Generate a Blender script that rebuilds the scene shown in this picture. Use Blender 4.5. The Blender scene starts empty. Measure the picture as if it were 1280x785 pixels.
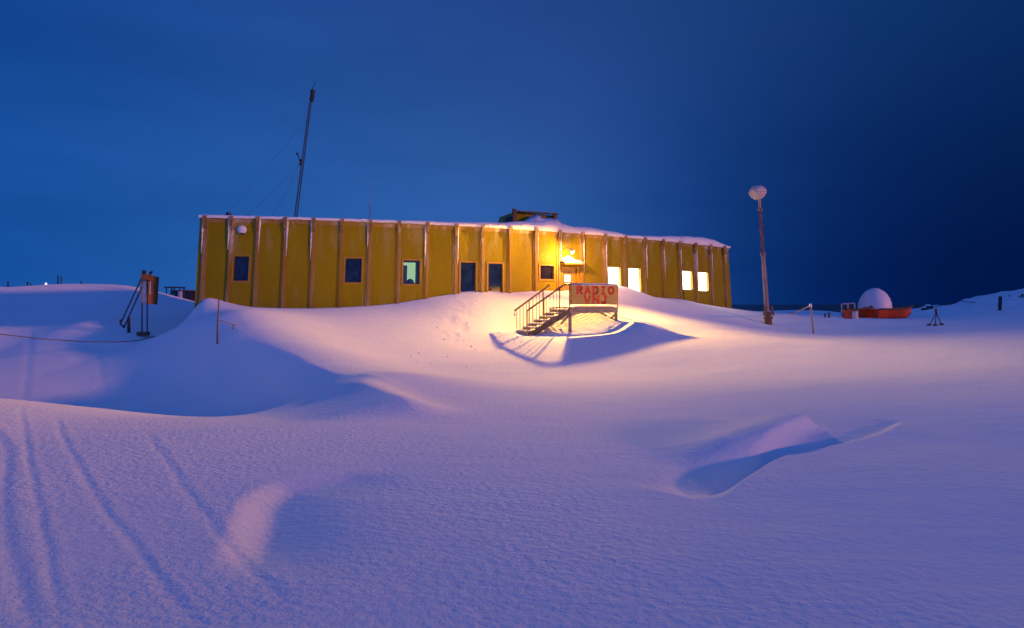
import bpy, math, random
import numpy as np
from mathutils import Vector, noise as mnoise
random.seed(4); rng = np.random.default_rng(7)
C = bpy.context.scene
col = C.collection
F, YH, EYE = 800.0, 380.0, 1.6          # focal length in photo pixels, horizon row, eye height

def P(px, Y, py):                        # photo pixel at distance Y -> point
    return Vector(((px-640)/F*Y, Y, EYE+(YH-py)/F*Y))

# ------------------------------------------------------------------ materials
def mat(name, base=(.5,.5,.5), rough=.6, metal=0.0, emit=None, es=0.0, noise=None, bump=None, spec=.5, build=None):
    m = bpy.data.materials.new(name); m.use_nodes = True
    nt = m.node_tree; b = nt.nodes['Principled BSDF']
    b.inputs['Base Color'].default_value = (*base, 1); b.inputs['Roughness'].default_value = rough
    b.inputs['Metallic'].default_value = metal; b.inputs['Specular IOR Level'].default_value = spec
    if emit: b.inputs['Emission Color'].default_value = (*emit, 1); b.inputs['Emission Strength'].default_value = es
    tc = nt.nodes.new('ShaderNodeTexCoord')
    if noise:                            # (scale, second colour, low, high, xyz stretch)
        sc, c2, lo, hi, st = noise
        mp = nt.nodes.new('ShaderNodeMapping'); mp.inputs['Scale'].default_value = st
        n = nt.nodes.new('ShaderNodeTexNoise'); n.inputs['Scale'].default_value = sc; n.inputs['Detail'].default_value = 5
        r = nt.nodes.new('ShaderNodeMapRange'); r.inputs[1].default_value = lo; r.inputs[2].default_value = hi
        x = nt.nodes.new('ShaderNodeMix'); x.data_type = 'RGBA'
        x.inputs[6].default_value = (*base, 1); x.inputs[7].default_value = (*c2, 1)
        L = nt.links.new
        L(tc.outputs['Object'], mp.inputs[0]); L(mp.outputs[0], n.inputs['Vector']); L(n.outputs['Fac'], r.inputs[0])
        L(r.outputs[0], x.inputs[0]); L(x.outputs[2], b.inputs['Base Color'])
    if bump:
        n2 = nt.nodes.new('ShaderNodeTexNoise'); n2.inputs['Scale'].default_value = bump[0]; n2.inputs['Detail'].default_value = 4
        bp = nt.nodes.new('ShaderNodeBump'); bp.inputs['Distance'].default_value = bump[1]; bp.inputs['Strength'].default_value = 1
        nt.links.new(tc.outputs['Object'], n2.inputs['Vector']); nt.links.new(n2.outputs['Fac'], bp.inputs['Height'])
        nt.links.new(bp.outputs[0], b.inputs['Normal'])
    return m

FROST = (.74, .66, .62)
M = {}
def wall_mat(name, base, c2, frost_top, frost_all):
    """painted steel with frost that clings below the eaves and in vertical streaks"""
    m = mat(name, base, .55, spec=.12); nt = m.node_tree; b = nt.nodes['Principled BSDF']; L = nt.links.new; N = nt.nodes.new
    tc = N('ShaderNodeTexCoord')
    def nz(scale, st, det=5):
        mp = N('ShaderNodeMapping'); mp.inputs['Scale'].default_value = st
        n = N('ShaderNodeTexNoise'); n.inputs['Scale'].default_value = scale; n.inputs['Detail'].default_value = det
        L(tc.outputs['Object'], mp.inputs[0]); L(mp.outputs[0], n.inputs['Vector']); return n.outputs['Fac']
    def mr(v, a, bb, c=0., d=1.):
        r = N('ShaderNodeMapRange'); r.inputs[1].default_value=a; r.inputs[2].default_value=bb; r.inputs[3].default_value=c; r.inputs[4].default_value=d
        L(v, r.inputs[0]); return r.outputs[0]
    def mth(op, a, bv):
        x = N('ShaderNodeMath'); x.operation = op; x.use_clamp = True
        for i, v in enumerate((a, bv)):
            if isinstance(v, float): x.inputs[i].default_value = v
            else: L(v, x.inputs[i])
        return x.outputs[0]
    def mixc(f, a, bb):
        x = N('ShaderNodeMix'); x.data_type = 'RGBA'
        L(f, x.inputs[0])
        for i, v in ((6, a), (7, bb)):
            if isinstance(v, tuple): x.inputs[i].default_value = (*v, 1)
            else: L(v, x.inputs[i])
        return x.outputs[2]
    sp = N('ShaderNodeSeparateXYZ'); L(tc.outputs['Object'], sp.inputs[0])
    big = mr(nz(.8, (1,1,.5)), .35, .7)
    c = mixc(big, base, c2)
    streak = mr(nz(2.2, (1,1,.25)), .5, .74)
    fine = mr(nz(14, (1,1,.35)), .3, .72)
    top = mr(sp.outputs['Z'], 3.4, 5.3, 0., frost_top)
    foot = mr(sp.outputs['Z'], 2.6, 1.2, 0., frost_top*.35)
    f = mth('MULTIPLY', streak, mth('ADD', mth('ADD', top, foot), frost_all))
    f = mth('MULTIPLY', f, mth('ADD', fine, .25))
    c = mixc(f, c, FROST)
    L(c, b.inputs['Base Color'])
    L(mr(f, 0, .6, .42, .85), b.inputs['Roughness'])
    bp = N('ShaderNodeBump'); bp.inputs['Distance'].default_value = .02; L(nz(9, (1,1,.5)), bp.inputs['Height']); L(bp.outputs[0], b.inputs['Normal'])
    return m
M['wall'] = wall_mat('yellow_wall', (.30,.235,.0025), (.27,.21,.0025), .35, .015)
M['rib'] = wall_mat('frosted_rib', (.31,.19,.02), (.36,.24,.09), 1.0, .25)
M['bracket'] = mat('bracket_paint', (.20,.12,.012), .6, noise=(6, (.55,.42,.3), .5, .75, (1,1,.4)))
M['trim'] = mat('window_trim', (.38,.20,.008), .5, noise=(5, (.40,.23,.03), .4, .7, (1,1,1)))
M['glass_dark'] = mat('dark_glass', (.006,.015,.045), .08, noise=(3, (.012,.03,.08), .4, .6, (1,1,1)))
M['glass_grey'] = mat('grey_glass', (.008,.009,.035), .7, spec=.05, noise=(3, (.012,.011,.04), .4, .6, (1,1,1)))
M['door_glass'] = mat('lit_door_glass', (.8,.8,.7), .3, emit=(1,.86,.6), es=2.0)
M['lit'] = mat('lit_window', (.8,.8,.8), .3, emit=(1,.80,.50), es=11.0)
M['lit_room'] = mat('lit_room_wall', (.4,.6,.4), .6, emit=(.42,.72,.36), es=.75)
M['room_dark'] = mat('dark_curtain', (.01,.03,.06), .8)
M['door'] = mat('door_paint', (.36,.21,.004), .45, noise=(4, (.28,.17,.004), .4, .7, (1,1,.5)))
M['steel'] = mat('galvanised_steel', (.12,.11,.14), .55, .2, noise=(8, (.19,.17,.2), .4, .7, (1,1,1)))
M['rail'] = mat('rusty_rail', (.13,.08,.05), .55, .2, noise=(12, (.2,.13,.09), .4, .7, (1,1,1)))
M['dark_steel'] = mat('dark_steel', (.025,.025,.04), .5, .3, noise=(8, (.05,.045,.06), .4, .7, (1,1,1)))
M['board'] = mat('sign_board', (.40,.27,.07), .65, noise=(5, (.44,.31,.10), .4, .7, (.4,1,3)), bump=(12,.01))
M['red'] = mat('sign_red', (.52,.010,.004), .55, noise=(9, (.42,.012,.006), .45, .75, (1,1,1)))
M['wood'] = mat('weathered_wood', (.22,.11,.05), .8, noise=(7, (.14,.07,.035), .4, .7, (1,1,.2)))
M['stake'] = mat('stake_wood', (.16,.075,.04), .7, noise=(7, (.10,.05,.03), .4, .7, (1,1,.2)))
M['rope'] = mat('frosted_rope', (.34,.25,.26), .9, noise=(15, (.5,.4,.4), .4, .6, (1,1,1)))
M['dark_rope'] = mat('dark_rope', (.05,.05,.08), .9)
M['orange'] = mat('orange_paint', (.75,.085,.010), .5, noise=(1.3, (.45,.045,.012), .4, .65, (1,1,1)))
M['orange_board'] = mat('orange_board', (.42,.14,.02), .7, noise=(5, (.24,.12,.06), .45, .7, (1,1,1)))
M['dome'] = mat('radome_white', (.90,.78,.80), .5)
M['globe'] = mat('globe_white', (.60,.50,.48), .6)
M['post_tan'] = mat('post_tan', (.24,.17,.155), .6, .1, noise=(5, (.34,.26,.24), .4, .7, (1,1,.3)))
M['post_brown'] = mat('post_brown', (.10,.045,.05), .6, noise=(5, (.18,.09,.09), .4, .7, (1,1,.4)))
M['drum'] = mat('drum_white', (.6,.6,.6), .5)
M['vehicle'] = mat('vehicle_dark', (.02,.03,.04), .5, noise=(3, (.05,.07,.08), .4, .7, (1,1,1)))
M['vehicle_green'] = mat('vehicle_green', (.05,.14,.13), .5)
M['bulb'] = mat('bulb', (1,.9,.7), .3, emit=(1,.72,.36), es=25)
M['far_bulb'] = mat('far_bulb', (1,1,1), .3, emit=(.9,.8,1), es=1.0)
M['roof'] = mat('roof_sheet', (.35,.3,.2), .6)
M['box_grey'] = mat('box_grey', (.35,.38,.42), .5, .3, noise=(4, (.5,.5,.55), .4, .7, (1,1,1)))

def snow_mat(name, near=True):
    m = mat(name, (.83,.85,.88), .95, spec=.03); m.node_tree.nodes['Principled BSDF'].inputs['Diffuse Roughness'].default_value=.6; nt = m.node_tree; b = nt.nodes['Principled BSDF']; L = nt.links.new; N = nt.nodes.new
    tc = N('ShaderNodeTexCoord')
    def nz(scale, st, rot, det, rgh=.55):
        mp = N('ShaderNodeMapping'); mp.inputs['Scale'].default_value = st; mp.inputs['Rotation'].default_value = (0,0,rot)
        n = N('ShaderNodeTexNoise'); n.inputs['Scale'].default_value = scale; n.inputs['Detail'].default_value = det; n.inputs['Roughness'].default_value = rgh
        L(tc.outputs['Object'], mp.inputs[0]); L(mp.outputs[0], n.inputs['Vector']); return n.outputs['Fac']
    def mul(a, v):
        x = N('ShaderNodeMath'); x.operation='MULTIPLY'; L(a, x.inputs[0])
        if isinstance(v, float): x.inputs[1].default_value = v
        else: L(v, x.inputs[1])
        return x.outputs[0]
    def add(a, c):
        x = N('ShaderNodeMath'); x.operation='ADD'; L(a, x.inputs[0]); L(c, x.inputs[1]); return x.outputs[0]
    crust = nz(1, (15,19,15), .5, 2, .5)          # wind-packed crust grains, a few centimetres
    grain = nz(1, (55,70,55), .5, 2)
    patch = nz(.35, (1,1,1), 0, 2)
    mr = N('ShaderNodeMapRange'); mr.inputs[1].default_value=.38; mr.inputs[2].default_value=.6; mr.inputs[3].default_value=.45; mr.inputs[4].default_value=1.
    L(patch, mr.inputs[0])
    wind = nz(1, (1.1,3.6,1), .55, 4)              # long shallow sastrugi
    h = add(mul(mul(crust, .015), mr.outputs[0]), add(mul(grain, .0034), mul(wind, .014)))
    bp = N('ShaderNodeBump'); bp.inputs['Distance'].default_value = 1.0; bp.inputs['Strength'].default_value = 1
    L(h, bp.inputs['Height']); L(bp.outputs[0], b.inputs['Normal'])
    cr = N('ShaderNodeMix'); cr.data_type='RGBA'; cr.inputs[6].default_value=(.80,.82,.86,1); cr.inputs[7].default_value=(.87,.88,.90,1)
    L(crust, cr.inputs[0]); L(cr.outputs[2], b.inputs['Base Color'])
    return m
M['snow'] = snow_mat('snow')
M['snow_cap'] = mat('snow_cap', (.84,.85,.88), .9, spec=.05, bump=(5,.03))

# ------------------------------------------------------------------ mesh helpers
class MB:
    def __init__(s): s.v=[]; s.f=[]
    def add(s, vs, fs):
        o=len(s.v); s.v += [tuple(v) for v in vs]; s.f += [tuple(i+o for i in f) for f in fs]; return s
    def box(s, c, size, ax=None, az=None):
        """box centred at c, size along ax, (across), up"""
        ax = Vector(ax or (1,0,0)).normalized(); up = Vector(az or (0,0,1)).normalized(); ay = up.cross(ax).normalized()
        c=Vector(c); hx,hy,hz=[q/2 for q in size]
        vs=[c+ax*hx*i+ay*hy*j+up*hz*k for i in(-1,1) for j in(-1,1) for k in(-1,1)]
        return s.add(vs,[(0,1,3,2),(4,6,7,5),(0,4,5,1),(2,3,7,6),(0,2,6,4),(1,5,7,3)])
    def tube(s, pts, r, n=8, cap=True):
        pts=[Vector(p) for p in pts]; rs = r if isinstance(r,(list,tuple)) else [r]*len(pts)
        vs=[];fs=[]
        for i,p in enumerate(pts):
            d=(pts[min(i+1,len(pts)-1)]-pts[max(i-1,0)]).normalized()
            a=d.cross(Vector((0,0,1)) if abs(d.z)<.95 else Vector((1,0,0))).normalized(); b=d.cross(a)
            vs+=[p+(a*math.cos(2*math.pi*k/n)+b*math.sin(2*math.pi*k/n))*rs[i] for k in range(n)]
        for i in range(len(pts)-1):
            for k in range(n): fs.append((i*n+k,i*n+(k+1)%n,(i+1)*n+(k+1)%n,(i+1)*n+k))
        if cap: fs.append(tuple(range(n-1,-1,-1))); fs.append(tuple((len(pts)-1)*n+k for k in range(n)))
        return s.add(vs,fs)
    def bar(s, a, b, w, h, up=(0,0,1)):
        a=Vector(a);b=Vector(b);d=(b-a); ax=d.normalized(); up=Vector(up)
        ay=up.cross(ax)
        ay = ay.normalized() if ay.length>1e-4 else Vector((1,0,0)).cross(ax).normalized()
        u=ax.cross(ay)
        vs=[p+ay*w/2*j+u*h/2*k for p in(a,b) for j in(-1,1) for k in(-1,1)]
        return s.add(vs,[(0,1,3,2),(4,6,7,5),(0,4,5,1),(2,3,7,6),(0,2,6,4),(1,5,7,3)])
    def lathe(s, c, prof, n=24, sx=1, sy=1):
        c=Vector(c); vs=[];fs=[]
        for r,z in prof: vs+=[c+Vector((r*sx*math.cos(2*math.pi*k/n),r*sy*math.sin(2*math.pi*k/n),z)) for k in range(n)]
        for i in range(len(prof)-1):
            for k in range(n): fs.append((i*n+k,i*n+(k+1)%n,(i+1)*n+(k+1)%n,(i+1)*n+k))
        fs.append(tuple(range(n-1,-1,-1))); fs.append(tuple((len(prof)-1)*n+k for k in range(n)))
        return s.add(vs,fs)
    def build(s, name, m, parent=None, smooth=False, bevel=0):
        me=bpy.data.meshes.new(name); me.from_pydata(s.v,[],s.f); me.update()
        me.materials.append(m)
        o=bpy.data.objects.new(name,me); col.objects.link(o)
        if parent is not None:
            o.parent=parent
            w=parent; off=Vector((0,0,0))
            while w is not None: off+=w.location; w=w.parent
            o.location=-off
        if smooth: me.shade_smooth()
        if bevel:
            md=o.modifiers.new('b','BEVEL'); md.width=bevel; md.segments=2
        return o
def tag(o,label=None,cat=None,group=None,kind=None):
    for k,v in (('label',label),('category',cat),('group',group),('kind',kind)):
        if v: o[k]=v
    return o
def thing(name,loc,label,cat,group=None):
    o=bpy.data.objects.new(name,None); o.location=loc; o.empty_display_size=.2; col.objects.link(o)
    return tag(o,label,cat,group)

# ------------------------------------------------------------------ the ground
# the wall line of the building: eaves row in the photo -> distance
_wx=[243,251,430,570,636,700,754,804,847,903,912]; _wh=[107.3,107,102.6,97,93.6,89.3,84.8,80,76,70.3,69.4]
_pf=np.polyfit(_wx,_wh,3); EAVE=5.2
def wallY(px): return F*3.6/float(np.polyval(_pf,px))
def wall(px, z, out=0.0):
    Y=wallY(px); X=(px-640)/F*Y
    e=1.0; Y2=wallY(px+e); X2=(px+e-640)/F*Y2
    t=Vector((X2-X,Y2-Y,0)).normalized(); n=Vector((t.y,-t.x,0))
    X*=1+.017*(EAVE-z)/3.6
    return Vector((X,Y,z))+n*out
def zat(px,py): return EYE+(YH-py)/F*wallY(px)
def untaper(px,z): return 640+(px-640)/(1+.017*(EAVE-z)/3.6)

ctl=[]
def K(px,Y,z): ctl.append((math.atan2((px-640)/F,1),math.log(Y/math.cos(math.atan2((px-640)/F,1))),z))
def KI(px,Y,py): K(px,Y,EYE+(YH-py)/F*Y)
for px in (-350,0,320,640,960,1280,1630):
    K(px,1.2,0); K(px,3.0,0); K(px,5.5,0)
for px,z in ((-350,.12),(0,.02),(200,-.03),(350,-.05),(640,-.08),(1000,-.02),(1280,.05),(1630,.2)): K(px,9.,z)
for px,z in ((-350,.05),(0,-.04),(130,-.16),(220,-.26),(300,-.27),(400,-.22)): K(px,11.5,z)
for px,z in ((-350,-.7),(0,-.8),(200,-.95),(330,-.75),(500,-.36),(640,-.33),(800,-.33),(1000,-.2),(1280,.08),(1630,.4)): K(px,14.5,z)
for px,z in ((-350,-1.3),(0,-1.1),(200,-.85),(400,-.25),(540,-.32),(640,-.42),(760,-.42),(850,-.36),(1000,-.2),(1130,-.05),(1280,.2),(1630,.6)): K(px,20.5,z)
# along the wall foot
for px,py in ((247,384),(256,375),(273,380),(290,384),(310,387),(370,387),(430,385),(500,379),(540,372),(575,367),(600,365),(660,365),(700,364),(740,361),(765,357),(785,358.5),(800,367),(815,370),(850,373),(870,378),(890,382),(912,386)):
    KI(px,wallY(px)-.05,py)
for px,Y,py in ((300,24,409),(300,26,392),(430,24.5,412),(430,27,391),(540,25,420),(540,28,388),(600,25,428),(600,28,398),(640,26,422),(640,28.5,404),(640,30.2,375),
    (690,26.5,419),(720,26.8,418),(770,27.5,413),(735,29.4,398),(690,31.2,369),(742,30.9,377),(655,28.2,412),(800,30.5,385),(800,27.5,404),(800,24.5,425),(850,31,392),(850,26,418),
    (900,36,391),(900,30,404),(900,25,421),(925,42,389),(960,36,405),(958,47,394),(960,28,418),(240,26.5,402),(236,28,409),(232,33,396),
    (1040,80,386),(1040,50,397),(1040,30,417),(1150,80,385),(1150,50,395),(1150,30,413),(1080,78,391),
    (1280,72,357),(1280,60,371),(1280,45,387),(1280,30,407),(1205,75,376),(1200,50,391),(1240,68,368),(1165,80,383),(1400,70,335),(1400,45,372),(1630,70,300),(1400,30,398),
    (100,60,361),(100,45,372),(110,30,402),(100,25,442),(0,60,362),(0,40,384),(0,28,438),(150,60,357),(150,45,368),(165,29,412),(130,33,396),(197,58,366),(208,58,370),(225,58,377),(243,58,385),(199,50,366),(208,50,370),(216,49.5,372),(228,48.5,377),(243,47.5,383),(195,35,388),(250,47,386),(-150,60,362),(-150,30,424),(-350,60,350)):
    KI(px,Y,py)
for px in (120,150,200,245,275): K(px,92,1.5-.004*(px-150)); K(px,103,1.2)
KI(203,75,369); KI(225,75,378); KI(243,75,385)
for px,z in ((300,1.3),(500,1.3),(700,1.3),(850,1.),): K(px,44,z)
for px,z in ((300,1.0),(500,1.),(700,.6),(900,.3),(960,.1)): K(px,60,z)
for px in (-350,0,200,400,640,900,1100,1280,1630): K(px,110,-2.5); K(px,210,-9); K(px,400,-12)
A=np.array(ctl); U=A[:,:2]; Zc=A[:,2]
def phi(d2): return np.where(d2>1e-12, d2*np.log(d2+1e-12), 0)*.5
d2=((U[:,None]-U[None])**2).sum(-1); n=len(U)
Mx=np.zeros((n+3,n+3)); Mx[:n,:n]=phi(d2)+np.eye(n)*2e-4; Mx[:n,n]=1; Mx[:n,n+1:]=U; Mx[n,:n]=1; Mx[n+1:,:n]=U.T
W=np.linalg.solve(Mx,np.concatenate([Zc,[0,0,0]]))
def tps(u,v):
    out=np.zeros_like(u); 
    for i in range(0,len(u),40000):
        uu=u[i:i+40000]; vv=v[i:i+40000]
        q=(uu[:,None]-U[:,0])**2+(vv[:,None]-U[:,1])**2
        out[i:i+40000]=phi(q)@W[:n]+W[n]+W[n+1]*uu+W[n+2]*vv
    return out
def sm(a,b,x):
    t=np.clip((x-a)/(b-a),0,1); return t*t*(3-2*t)
def poly_sd(X,Y,pts):
    """signed distance to a polyline (positive on its left side going along) and 0..1 position along"""
    pts=np.array(pts,float); best=np.full(X.shape,1e9); sg=np.zeros_like(X); al=np.zeros_like(X)
    seg=np.hypot(*(pts[1:]-pts[:-1]).T); tot=seg.sum(); acc=0
    for (a,b,l) in zip(pts[:-1],pts[1:],seg):
        d=(b-a)/l; rx=X-a[0]; ry=Y-a[1]; t=rx*d[0]+ry*d[1]; tc=np.clip(t,0,l)
        dist=np.hypot(rx-d[0]*tc, ry-d[1]*tc); side=d[0]*ry-d[1]*rx
        m=dist<best; best=np.where(m,dist,best); sg=np.where(m,np.sign(side),sg); al=np.where(m,(acc+tc)/tot,al); acc+=l
    return best*sg, al
def smooth_line(pts,k=6):
    pts=np.array(pts,float); t=np.arange(len(pts)); tt=np.linspace(0,len(pts)-1,(len(pts)-1)*k+1)
    out=[]
    for q in tt:
        i=min(int(q),len(pts)-2); f=q-i; p0=pts[max(i-1,0)];p1=pts[i];p2=pts[i+1];p3=pts[min(i+2,len(pts)-1)]
        out.append(.5*((2*p1)+(p2-p0)*f+(2*p0-5*p1+4*p2-p3)*f*f+(3*p1-p0-3*p2+p3)*f**3))
    return np.array(out)
def img(pts,z=0.):                       # photo pixels on the plane at height z
    o=[]
    for x,y in pts:
        Y=(EYE-z)*F/(y-YH); o.append(((x-640)/F*Y,Y))
    return smooth_line(o)
def vnoise(X,Y,seed,s):
    """cheap smooth value noise"""
    r=np.random.default_rng(seed); G=r.random((256,256)); x=X/s+1000; y=Y/s+1000
    xi=np.floor(x).astype(int); yi=np.floor(y).astype(int); fx=x-xi; fy=y-yi; fx=fx*fx*(3-2*fx); fy=fy*fy*(3-2*fy)
    g=lambda a,b: G[a%256,b%256]
    return (g(xi,yi)*(1-fx)+g(xi+1,yi)*fx)*(1-fy)+(g(xi,yi+1)*(1-fx)+g(xi+1,yi+1)*fx)*fy-.5

# crest of the long drift on the left; going from its tip away to the far left, so its left side is the shaded one
CREST=smooth_line([(-1.05,10.9),(-2.7,13.4),(-5.1,17.),(-7.9,20.3),(-11.2,23.6),(-14.2,25.2)])
CREST2=img([(535,522),(500,506),(460,489),(405,468)],-.02)
RIM=img([(880,637),(892,634),(905,629),(925,608),(945,592),(975,574),(1010,562),(1060,552),(1105,541),(1135,526)],0)
WEDGE=img([(905,590),(926,574),(955,553),(985,538),(1008,529)],0)
ARC=img([(235,740),(262,700),(285,655),(300,625),(340,603),(400,592),(470,578)],0)
TR=[img(p,0) for p in ([(-30,520),(5,560),(2,640),(18,720),(50,800)],[(25,500),(33,560),(48,640),(62,710),(80,790)],
    [(68,515),(85,560),(120,620),(165,680),(215,745),(262,800)],[(180,540),(215,590),(262,650),(310,710),(380,770)])]
TR.append(img([(108,430),(122,465),(152,514),(180,545)],-1.0)); TR.append(img([(45,425),(38,450),(32,475),(25,505)],-1.0))
def height(X,Y):
    r=np.hypot(X,Y); az=np.arctan2(X,Y)
    azc=np.clip(az,-.88,.88)
    z=tps(azc,np.log(np.maximum(r,1.0)))
    z=z*(1-sm(1.1,1.9,np.abs(az))*sm(400,20,r))
    # crest: gentle on the light side, steep on the left
    d,a=poly_sd(X,Y,CREST); amp=(.46+.34*sm(.25,.5,a)-.5*sm(.68,1,a))*sm(0.0,.22,a)
    amp=amp*np.exp(-np.maximum(0,np.hypot(X+1.05,Y-10.9)*(a<=0.0)-0)**2/1.2)
    prof=np.where(d<0,np.exp(-(d/2.6)**2),np.exp(-(np.maximum(d,0)/1.35)**1.3)-.45*sm(.3,2.5,d)*np.exp(-(np.maximum(d,0)/6)**2))
    z+=amp*prof
    d,a=poly_sd(X,Y,CREST2); amp=.22*sm(0,.22,a)*(1-sm(.5,1.0,a))
    z+=amp*np.where(d<0,np.exp(-(d/.55)**2),(np.exp(-(np.maximum(d,0)/.9)**1.2)-.6*sm(.2,2.,d)*np.exp(-(np.maximum(d,0)/3.2)**2)))
    # scooped hollow on the right (left side of RIM is the far side)
    d,a=poly_sd(X,Y,RIM); depth=(.005+.23*sm(.02,.22,a)*(1-.86*sm(.38,.62,a)))*(1-sm(.93,1,a))*sm(0,.1,a)
    dd=np.maximum(d,0); w=.16+.25*(1-sm(0,.3,a))
    z+=-depth*sm(0,w,d)*np.exp(-(dd/(.52-.1*a))**2.4)+.016*np.exp(-(d/.3)**2)*(d<0)*sm(0,.15,a)*(1-sm(.85,1,a))+ .016*np.exp(-(d/.3)**2)*(d>=0)*(1-sm(0,.1,d))*sm(0,.15,a)*(1-sm(.85,1,a))
    d,a=poly_sd(X,Y,WEDGE)
    z+=.19*sm(0,.4,a)*(1-sm(.94,1.,a))*np.where(d<0,np.exp(-(d/.17)**2),np.exp(-(d/.6)**2))
    # bank of the shallow bowl on the left foreground: falls to the right
    d,a=poly_sd(X,Y,ARC); bend=sm(0,.15,a)*(1-sm(.85,1,a))*(1-np.exp(-((X-ARC[0][0])**2+(Y-ARC[0][1])**2)/.35))*(1-np.exp(-((X-ARC[-1][0])**2+(Y-ARC[-1][1])**2)/.6))
    z+=-.095*sm(-.02,.34,-d)*bend*np.exp(-(np.maximum(-d,0)/.62)**2)
    for i,t in enumerate(TR):
        d,a=poly_sd(X,Y,t); k=sm(0,.12,a)*(1-sm(.93,1,a)); w=(.05,.032,.036,.045,.12,.12)[i]; A_=(.0052,.0036,.004,.004,.010,.010)[i]
        wob=vnoise(X,Y,40+i,.5)*.03
        z+=k*A_*(-np.exp(-((d+wob)/w)**2)+.35*np.exp(-((d+wob-2*w)/w)**2))
    z-=.7*np.exp(-(((X+14.75)/.9)**2+((Y-27.6)/1.6)**2)**1.0)
    # wind relief
    fade=sm(1.,4.,r)
    ca,sa=math.cos(.5),math.sin(.5); Xr=X*ca+Y*sa; Yr=-X*sa+Y*ca
    z+=fade*(.055*vnoise(Xr*.45,Yr,1,2.6)+.022*vnoise(Xr*.5,Yr,2,.9)+.007*vnoise(Xr*.5,Yr,3,.32))
    z+=sm(20,60,r)*(1-.8*np.exp(-((az+.48)/.1)**2)*sm(35,45,r))*(.28*vnoise(X,Y,6,9)+.10*vnoise(X,Y,8,3.2))
    z+=sm(48,62,r)*sm(.50,.60,az)*(.9*vnoise(X,Y,11,5.)+.55*np.abs(vnoise(X,Y,12,2.2))+.25*vnoise(X,Y,13,.9))
    z+=sm(60,110,r)*(1-np.exp(-((az+.48)/.12)**2))*(1.2*vnoise(X,Y,9,22))
    # the pit under the landing is wind-scoured into steps
    q=np.exp(-(((X-3.4)/2.6)**2+((Y-28.3)/1.6)**2)); z+=q*.012*np.sin(z*38+X*.6)
    q=np.exp(-(((X+2.3)/.55)**2+((Y-26.9)/2.)**2)); z+=q*(.06*vnoise(X,Y,21,.33)+.04*vnoise(X,Y,22,.16))
    return z
# angle columns: dense ahead, sparse behind
th=np.concatenate([np.linspace(-math.pi,-.95,70,endpoint=False),np.linspace(-.95,.95,760,endpoint=False),np.linspace(.95,math.pi,70,endpoint=False)])
rr=[.25]
while rr[-1]<3.0: rr.append(rr[-1]*1.06)
while rr[-1]<700: rr.append(rr[-1]*(1.0075 if rr[-1]<45 else 1.02))
rr=np.array(rr); nt_,nr=len(th),len(rr)
R,T=np.meshgrid(rr,th,indexing='ij'); X=(R*np.sin(T)).ravel(); Y=(R*np.cos(T)).ravel()
Zg=height(X,Y)
# keep the snow out of the view inside the building: nothing to do, the walls hide it
me=bpy.data.meshes.new('snow_ground')
co=np.stack([X,Y,Zg],1); zc=float(height(np.array([.01]),np.array([.01]))[0])
co=np.vstack([co,[[0,0,zc]]])
i,j=np.meshgrid(np.arange(nr-1),np.arange(nt_),indexing='ij'); jn=(j+1)%nt_
quads=np.stack([i*nt_+j,i*nt_+jn,(i+1)*nt_+jn,(i+1)*nt_+j],-1).reshape(-1,4)[:,::-1]
jj=np.arange(nt_); tris=np.stack([np.full(nt_,nr*nt_),(jj+1)%nt_,jj],-1)
me.vertices.add(len(co)); me.vertices.foreach_set('co',co.ravel())
nl=len(quads)*4+len(tris)*3; me.loops.add(nl); me.loops.foreach_set('vertex_index',np.concatenate([quads.ravel(),tris.ravel()]).astype(np.int32))
me.polygons.add(len(quads)+len(tris)); me.polygons.foreach_set('loop_start',np.concatenate([np.arange(len(quads))*4,len(quads)*4+np.arange(len(tris))*3]).astype(np.int32))
me.polygons.foreach_set('use_smooth',np.ones(len(quads)+len(tris),bool))
me.update(calc_edges=True); me.validate(); me.materials.append(M['snow'])
g=bpy.data.objects.new('snow_ground',me); col.objects.link(g); tag(g,'drifted wind-packed snow ground','ground',kind='structure')
def Yat(px,py,y0=6.,y1=95.):
    ys=np.exp(np.linspace(math.log(y0),math.log(y1),500)); zz=height((px-640)/F*ys,ys); ray=EYE+(YH-py)/F*ys
    k=np.where(ray<zz)[0]
    return float(ys[k[0]]) if len(k) else 60.
def gz(x,y): return float(height(np.array([float(x)]),np.array([float(y)]))[0])
def G(px,Y,dz=0.): x=(px-640)/F*Y; return Vector((x,Y,gz(x,Y)+dz))

sea=MB(); sea.add([(-9000,-9000,-6.5),(9000,-9000,-6.5),(9000,9000,-6.5),(-9000,9000,-6.5)],[(0,1,2,3)])
tag(sea.build('sea',mat('sea_water',(.004,.01,.03),.35,noise=(.02,(.006,.014,.04),.4,.6,(1,1,1)),bump=(.3,.2))),'dark sea beyond the snow','sea',kind='structure')

# ------------------------------------------------------------------ the building
RIBS=[257.5,290,323,357.5,392.5,427.5,462.5,498.7,533.7,569.7,602.5,636.9,668.9,697.8,726.4,754.4,779.4,804.3,826.7,847.4,867.2,886.1,903.3]
L0,L1=250,910
WIN=[(292,311,320.5,351,'dark'),(431.5,452,323,353,'dark'),(504,524.5,325.5,355,'room'),(575.5,594.5,328,368,'dark'),(610,628,329.5,368,'dark'),
     (675,692,332,349,'grey'),(703.5,721.5,335.5,388,'door'),(760,775.5,334,362,'lit'),(785.5,800.5,335.5,368,'lit'),(853,865,339,362,'lit'),(872.5,885,340.5,363.5,'lit')]
bld=thing('station_building',wall(570,0.3),'long yellow ribbed station building with snow on its roof','building')
edges=[L0]+RIBS+[L1]; wins=[]
for (a,b,t,bt,k) in WIN:
    c=(a+b)/2; z0,z1=zat(c,bt),zat(c,t); zm=(z0+z1)/2
    wins.append((untaper(a,zm),untaper(b,zm),z0,z1,k))
ZB=-.6
w=MB()
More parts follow.
